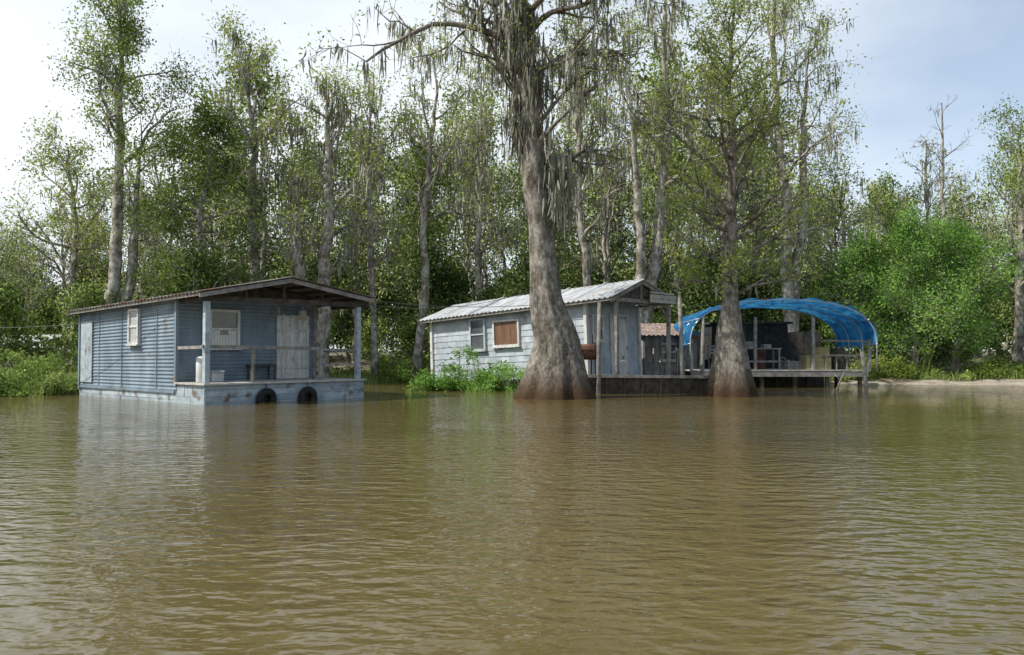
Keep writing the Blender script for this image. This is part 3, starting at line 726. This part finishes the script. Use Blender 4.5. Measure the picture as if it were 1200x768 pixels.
tm = tree_meshes('cypB', 12, [-1, 0, .6, 1.66, 2.96, 4.3, 7, 9.5, 12.2], [0, 0, 0, 0, 0, .05, 0, -.1, .05], [0] * 9,
                 [.86, .76, .62, .44, .24, .15, .11, .08, .03], cfgB, [M_bark, M_leaf_pale, M_moss], lobes=butt(5, 1.9, .09), sides=44)
place_tree('cypress_tree', (6.65, 26.0, 0), tm)

# ------------------------------------------------------------------ bank trees
def simple(seed, x, y, H, r, lean, cfgu, mats, name='cypress_tree', **kw):
    z = float(gz(np.array(x), np.array(y))) - .2
    cfg = dict(n=12, z=(H * .45, H * .97), el=(15, 50), elup=20, len=(3, 3.4, 1.4), k=[6, 4, 3], lv=3, wig=.2, trop=.05, spread=.85,
               leaves=4, lspread=.25, lsize=.13, keep=.65, moss=.1, mk=8, ml=.9, wob=.05); cfg.update(cfgu)
    cfg['moss'] *= .55
    if name == 'cypress_tree': cfg['leaves'] += 2
    tz = [0, .6, 1.5, H * .4, H * .7, H]
    tm = tree_meshes('t%d' % seed, seed, tz, [0, 0, .02, lean * .4, lean * .75, lean], [0] * 6, [r * 1.7, r * 1.25, r * 1.05, r * .85, r * .55, .03], cfg, mats, **kw)
    place_tree(name, (x, y, z), tm)
PALE = [M_bark2, M_leaf_pale, M_moss]; MID = [M_bark2, M_leaf_mid, M_moss]; DARK = [M_bark2, M_leaf_dark, M_moss]
simple(21, -16.0, 34, 15.3, .26, .3, dict(z=(8.5, 15), n=17, len=(4.2, 2.2, 1.4), leaves=9, keep=.75, moss=.05), MID, twin=(.5, .9, .72))
simple(22, -12.9, 34.5, 10.8, .2, .2, dict(z=(1.6, 10.6), n=42, len=(2.3, 2.2, .7), el=(-5, 20), trop=.0, leaves=8, lspread=.2, keep=.9, moss=0, k=[6, 3]), DARK, name='conifer_tree')
simple(23, -11.0, 37, 14.5, .24, -.5, dict(z=(6, 14), n=15, leaves=6, moss=.3), PALE)
simple(24, -8.2, 36.5, 13.0, .32, .6, dict(z=(4.5, 12.5), n=15, leaves=4, keep=.5, moss=.5), PALE, twin=(-.6, -1.8, .8))
simple(25, -4.3, 38.8, 15.2, .2, .4, dict(z=(7, 15), n=13, leaves=4, moss=.4, len=(4, 3.4, 1.6)), PALE)
simple(26, -1.4, 39.5, 14.5, .15, -.4, dict(z=(5, 14), n=12, leaves=4, moss=.6), PALE)
simple(27, 3.4, 38, 15.5, .2, -.5, dict(z=(6, 15), n=13, leaves=4, keep=.6, moss=.6), PALE)
simple(28, 5.6, 36.5, 18.0, .27, 1.1, dict(z=(8, 17), n=12, leaves=4, keep=.6, moss=.4, len=(5, 3.6, 2)), PALE, twin=(.0, -2.6, .82))
simple(29, 12.4, 38, 18.5, .27, -.7, dict(z=(6.5, 18), n=14, leaves=4, keep=.6, moss=.35, len=(3.5, 4, 2.2)), PALE, twin=(0, 2.2, .9))
simple(30, 9.6, 39, 12.5, .17, .3, dict(z=(4, 12), n=13, leaves=5, moss=.6), PALE)
simple(31, 15.8, 42, 9.5, .17, .3, dict(z=(3, 9), n=13, leaves=5, moss=.1), MID)
simple(32, 21.8, 43, 13.5, .14, -.2, dict(z=(7, 13), n=9, leaves=0, moss=.05, len=(2, 1.8, .8), k=[5, 3]), PALE, name='dead_tree')
simple(33, 24.3, 41, 12.4, .22, .3, dict(z=(3, 12), n=18, leaves=6, moss=.05), MID)
simple(34, 19.3, 40.5, 11.0, .12, .3, dict(z=(6, 10.5), n=9, leaves=1, moss=.1, len=(2, 1.8, .8)), PALE, name='dead_tree')
simple(35, -19.5, 38, 10, .18, -.3, dict(z=(2.5, 9.6), n=18, leaves=5, moss=.05), PALE)
simple(36, -6.2, 38.5, 14, .14, -.3, dict(z=(5, 13), n=12, leaves=3, moss=.5), PALE)
for (sd, x, y, H) in ((41, 17.6, 37.2, 6.9), (42, 19.6, 37.8, 6.2), (43, 16.0, 38.2, 5.6)):
    simple(sd, x, y, H, .12, .2, dict(z=(.5, H * .95), n=34, len=(1.9, 2.4, .8), el=(10, 50), trop=.07, leaves=11, lspread=.25, lsize=.12, keep=.95, moss=0, k=[6, 3]),
           [M_bark2, M_leaf_bright, M_moss], name='willow_bush')

# ------------------------------------------------------------------ background forest (one instanced collection)
fc = bpy.data.collections.new('forest_source')
protos = []
def proto(seed, H, r, cfgu, mats, **kw):
    cfg = dict(n=12, z=(H * .35, H * .97), el=(15, 50), elup=20, len=(2.6, 3.0, 1.3), k=[5, 3], lv=3, wig=.22, trop=.05, spread=.9,
               leaves=5, lspread=.34, lsize=.22, keep=.7, moss=.06, mk=6, ml=1.0, wob=.07, mw=.04); cfg.update(cfgu)
    protos.append(tree_meshes('p%d' % seed, seed, [0, .6, 1.5, H * .4, H * .7, H], [0, 0, .05, .2, .1, .3], [0] * 6, [r * 1.7, r * 1.2, r, r * .8, r * .5, .03], cfg, mats, sides=7, **kw))
FAR = [M_bark3, M_leaf_far, M_moss]; FM = [M_bark3, M_leaf_farg, M_moss]; FS = [M_bark3, M_leaf_shade, M_moss]
proto(51, 15, .16, dict(n=14, leaves=7), FAR)
proto(52, 14, .17, dict(n=15, leaves=8, keep=.85), FM)
proto(53, 14.5, .16, dict(n=13, leaves=2, keep=.6, moss=.15), FAR, twin=(.2, 1.6, .9))
proto(54, 13, .14, dict(n=16, leaves=7, keep=.75, z=(2.5, 12.6)), FAR)
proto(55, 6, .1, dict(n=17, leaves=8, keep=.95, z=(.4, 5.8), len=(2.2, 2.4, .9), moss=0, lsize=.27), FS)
proto(56, 4, .06, dict(n=14, leaves=9, keep=.95, z=(.2, 3.8), len=(1.4, 1.6, .6), moss=0, lsize=.19), FM)
rng = np.random.default_rng(7)
def put(k, x, y, s):
    rz = rng.uniform(0, 6.28); z = float(gz(np.array(x), np.array(y))) - .15
    for nm, me in protos[k].items():
        o = bpy.data.objects.new('forest_' + nm, me); o.location = (x, y, z); o.rotation_euler = (rng.normal() * .03 * (k < 4), 0, rz); o.scale = (s, s, s * rng.uniform(.9, 1.1))
        fc.objects.link(o)
for y in (43, 49, 57, 68, 82):
    half = .63 * y + 5; x = -half
    while x < half:
        a = x / y
        hs = np.interp(a, [-.75, -.6, -.5, -.42, -.3, .33, .38, .5, .58, .75], [.62, .60, .70, .84, 1.0, 1.0, .76, .68, .84, .9])
        hs *= np.interp(y, [43, 60, 90], [.95, 1.12, 1.4])
        put(int(rng.choice([0, 1, 2, 3], p=[.32, .25, .13, .30])), x, y + rng.uniform(-2, 2), hs * rng.uniform(.8, 1.1))
        if y > 45: put(4 if a > -.5 else 5, x + rng.uniform(-1, 1), y + rng.uniform(-2, 1), rng.uniform(.6, 1.0) * (y / 55) * (1 if a > -.5 else 1.3))
        x += rng.uniform(2.8, 4.4) * (y / 43) ** .5
x = -34
while x < 36:
    s = float(shore(x)); put(int(rng.choice([4, 5], p=[.4, .6])) if x > -15 else 5, x, s + rng.uniform(3.5, 7), rng.uniform(.4, .8)); x += rng.uniform(1.3, 2.6)
fo = bpy.data.objects.new('forest', None); fo.instance_type = 'COLLECTION'; fo.instance_collection = fc; link(fo)

# ------------------------------------------------------------------ low vegetation
def clumps(name, items, m, lsize, seed, flat=.2, asp=.5):
    rng = np.random.default_rng(seed); A = Acc()
    for (x, y, z, rx, ry, rz, n) in items:
        sub = rng.normal(size=(max(3, n // 90), 3)) * np.array([rx, ry, rz]) * .55; sub[:, 2] = np.abs(sub[:, 2]) * 1.2
        idx = rng.integers(0, len(sub), n)
        Q = sub[idx] + rng.normal(size=(n, 3)) * np.array([.16, .16, .13]) * max(rx, .5)
        Q[:, 2] = np.abs(Q[:, 2]); Q += np.array([x, y, z])
        A.add(*leaf_arrays(Q, lsize, rng, flat, asp))
        st = rng.integers(0, n, n // 14)
        for s in st[:60]:
            A.add(*tube_arrays([np.array([x, y, z]) + (Q[s] - [x, y, z]) * [.5, .5, 0], Q[s]], [.012, .006], 3))
    return link(bpy.data.objects.new(name, A.mesh(name, [m])))
clumps('marsh_bush', [(-2.8, 29.6, -.02, .7, .5, .7, 1900), (-1.8, 29.5, -.02, .8, .5, .75, 2900), (-.7, 29.4, -.02, .8, .5, .65, 2300), (-1.0, 30.3, 0, .8, .5, .7, 1400), (.1, 29.2, -.02, .5, .4, .45, 1100)], M_leaf_bright, .10, 61)
its = []
for k in range(54):
    x = rng.uniform(-24, -13.2); y = rng.uniform(25.6, 29) if x < -14.2 else rng.uniform(28.5, 32)
    its.append((x, y, max(-.02, float(gz(np.array(x), np.array(y)))), .8, .6, rng.uniform(.25, .7) if x < -15.5 else rng.uniform(.35, 1.0), 700))
clumps('bank_weeds', its, M_grass, .12, 62)
its = []
for k in range(60):
    x = rng.uniform(-12, 30); y = float(shore(x)) + rng.uniform(-.2, 4)
    if 12.5 < x < 30 and y < shore(x) + 1.6: y += 2.0
    its.append((x, y, float(gz(np.array(x), np.array(y))), 1.0, .7, rng.uniform(.25, .9), 650))
clumps('undergrowth', its, M_leaf_mid, .13, 63)
clumps('pale_shrub', [(15.0, 36.2, .1, .8, .5, .9, 1800), (16.2, 36.4, .1, .9, .5, .7, 1700), (13.9, 36.3, .1, .5, .5, .7, 900)], M_leaf_pale, .11, 64)
rg = np.random.default_rng(9); n = 26000
gx = rg.uniform(-32, 34, n); gy = shore(gx) + np.abs(rg.normal(size=n)) * 1.6 - .25
m_ = ~((gx > 12.0) & (gy < shore(gx) + 1.3)); gx = gx[m_]; gy = gy[m_]; n = len(gx)
h = rg.uniform(.15, .6, n) * np.where(gx < -12.5, 1.2, .7); yaw = rg.uniform(0, 6.28, n); Pz = gz(gx, gy) - .03
Pb = np.stack([gx, gy, Pz], 1); s = np.stack([np.cos(yaw), np.sin(yaw), np.zeros(n)], 1) * .014; dr = rg.normal(size=(n, 3)) * .12; dr[:, 2] = 0
Mi = Pb + dr * .4; Mi[:, 2] += h * .6; To = Pb + dr * 1.3; To[:, 2] += h
V = np.stack([Pb - s, Pb + s, Mi + s * .8, Mi - s * .8, To - s * .2, To + s * .2], 1).reshape(-1, 3); q = np.arange(n)[:, None] * 6
link(bpy.data.objects.new('bank_grass', quads_mesh('bank_grass', V, np.concatenate([q + np.array([0, 1, 2, 3]), q + np.array([3, 2, 5, 4])]), [M_grass])))
mb = MB(); mb.tube([(0, 0, -.4), (.3, 0, .3), (.5, .05, .7)], [.04, .03, .01], 7); mb.tube([(.3, 0, .3), (.1, .1, .6)], [.02, .008], 6)
o = mb.build('driftwood_branch', [M_bark2], None, smooth=True); o.location = (11.3, 30.2, 0)

# ------------------------------------------------------------------ light, sky, camera
az = R(-106); el = R(48)
S_ = Vector((math.sin(az) * math.cos(el), math.cos(az) * math.cos(el), math.sin(el)))
sd = bpy.data.lights.new('sun', 'SUN'); sd.energy = 5.0; sd.angle = R(.5); sd.color = (1, .95, .86)
so = bpy.data.objects.new('sun', sd); so.rotation_euler = S_.to_track_quat('Z', 'Y').to_euler(); so.location = S_ * 60; link(so)
wd = bpy.data.worlds.new('World'); scene.world = wd; wd.use_nodes = True; nt = wd.node_tree; nt.nodes.clear(); L = nt.links.new
wo = nt.nodes.new('ShaderNodeOutputWorld'); bg = nt.nodes.new('ShaderNodeBackground'); L(bg.outputs[0], wo.inputs[0]); bg.inputs[1].default_value = .15
sky = nt.nodes.new('ShaderNodeTexSky'); sky.sky_type = 'NISHITA'; sky.sun_disc = False; sky.sun_elevation = el; sky.sun_rotation = az
sky.dust_density = .6; sky.air_density = 1.0
tc = nt.nodes.new('ShaderNodeTexCoord'); mp = nt.nodes.new('ShaderNodeMapping'); mp.inputs['Scale'].default_value = (1, 1, 2.5); L(tc.outputs['Generated'], mp.inputs[0])
no = nt.nodes.new('ShaderNodeTexNoise'); no.inputs['Scale'].default_value = 2.2; no.inputs['Detail'].default_value = 6; L(mp.outputs[0], no.inputs['Vector'])
# thin haze: thickest towards the left and near the horizon, clearing overhead
dt = nt.nodes.new('ShaderNodeVectorMath'); dt.operation = 'DOT_PRODUCT'; L(tc.outputs['Generated'], dt.inputs[0]); dt.inputs[1].default_value = (-.9, .1, 0)
ma = nt.nodes.new('ShaderNodeMath'); ma.operation = 'MULTIPLY_ADD'; L(dt.outputs['Value'], ma.inputs[0]); ma.inputs[1].default_value = .50; L(no.outputs[0], ma.inputs[2])
mr = nt.nodes.new('ShaderNodeMapRange'); mr.inputs[1].default_value = .22; mr.inputs[2].default_value = .74; mr.inputs[3].default_value = .25; mr.inputs[4].default_value = 1.0
L(ma.outputs[0], mr.inputs[0])
sx = nt.nodes.new('ShaderNodeSeparateXYZ'); L(tc.outputs['Generated'], sx.inputs[0])
me_ = nt.nodes.new('ShaderNodeMapRange'); me_.inputs[1].default_value = .42; me_.inputs[2].default_value = .85; me_.inputs[3].default_value = 1; me_.inputs[4].default_value = .15
L(sx.outputs[2], me_.inputs[0])
mu = nt.nodes.new('ShaderNodeMath'); mu.operation = 'MULTIPLY'; L(mr.outputs[0], mu.inputs[0]); L(me_.outputs[0], mu.inputs[1])
mx = nt.nodes.new('ShaderNodeMix'); mx.data_type = 'RGBA'; L(mu.outputs[0], mx.inputs[0]); L(sky.outputs[0], mx.inputs[6]); mx.inputs[7].default_value = (7.1, 7.5, 7.9, 1)
L(mx.outputs[2], bg.inputs[0])

cd = bpy.data.cameras.new('camera'); cd.sensor_width = 36; cd.lens = 30; cd.clip_end = 3000; cd.clip_start = .05
co = bpy.data.objects.new('camera', cd); co.location = (0, 0, 1.35); co.rotation_euler = (R(90 + 1.6), 0, 0); link(co); scene.camera = co
scene.view_settings.view_transform = 'Standard'; scene.view_settings.look = 'None'; scene.view_settings.exposure = 0
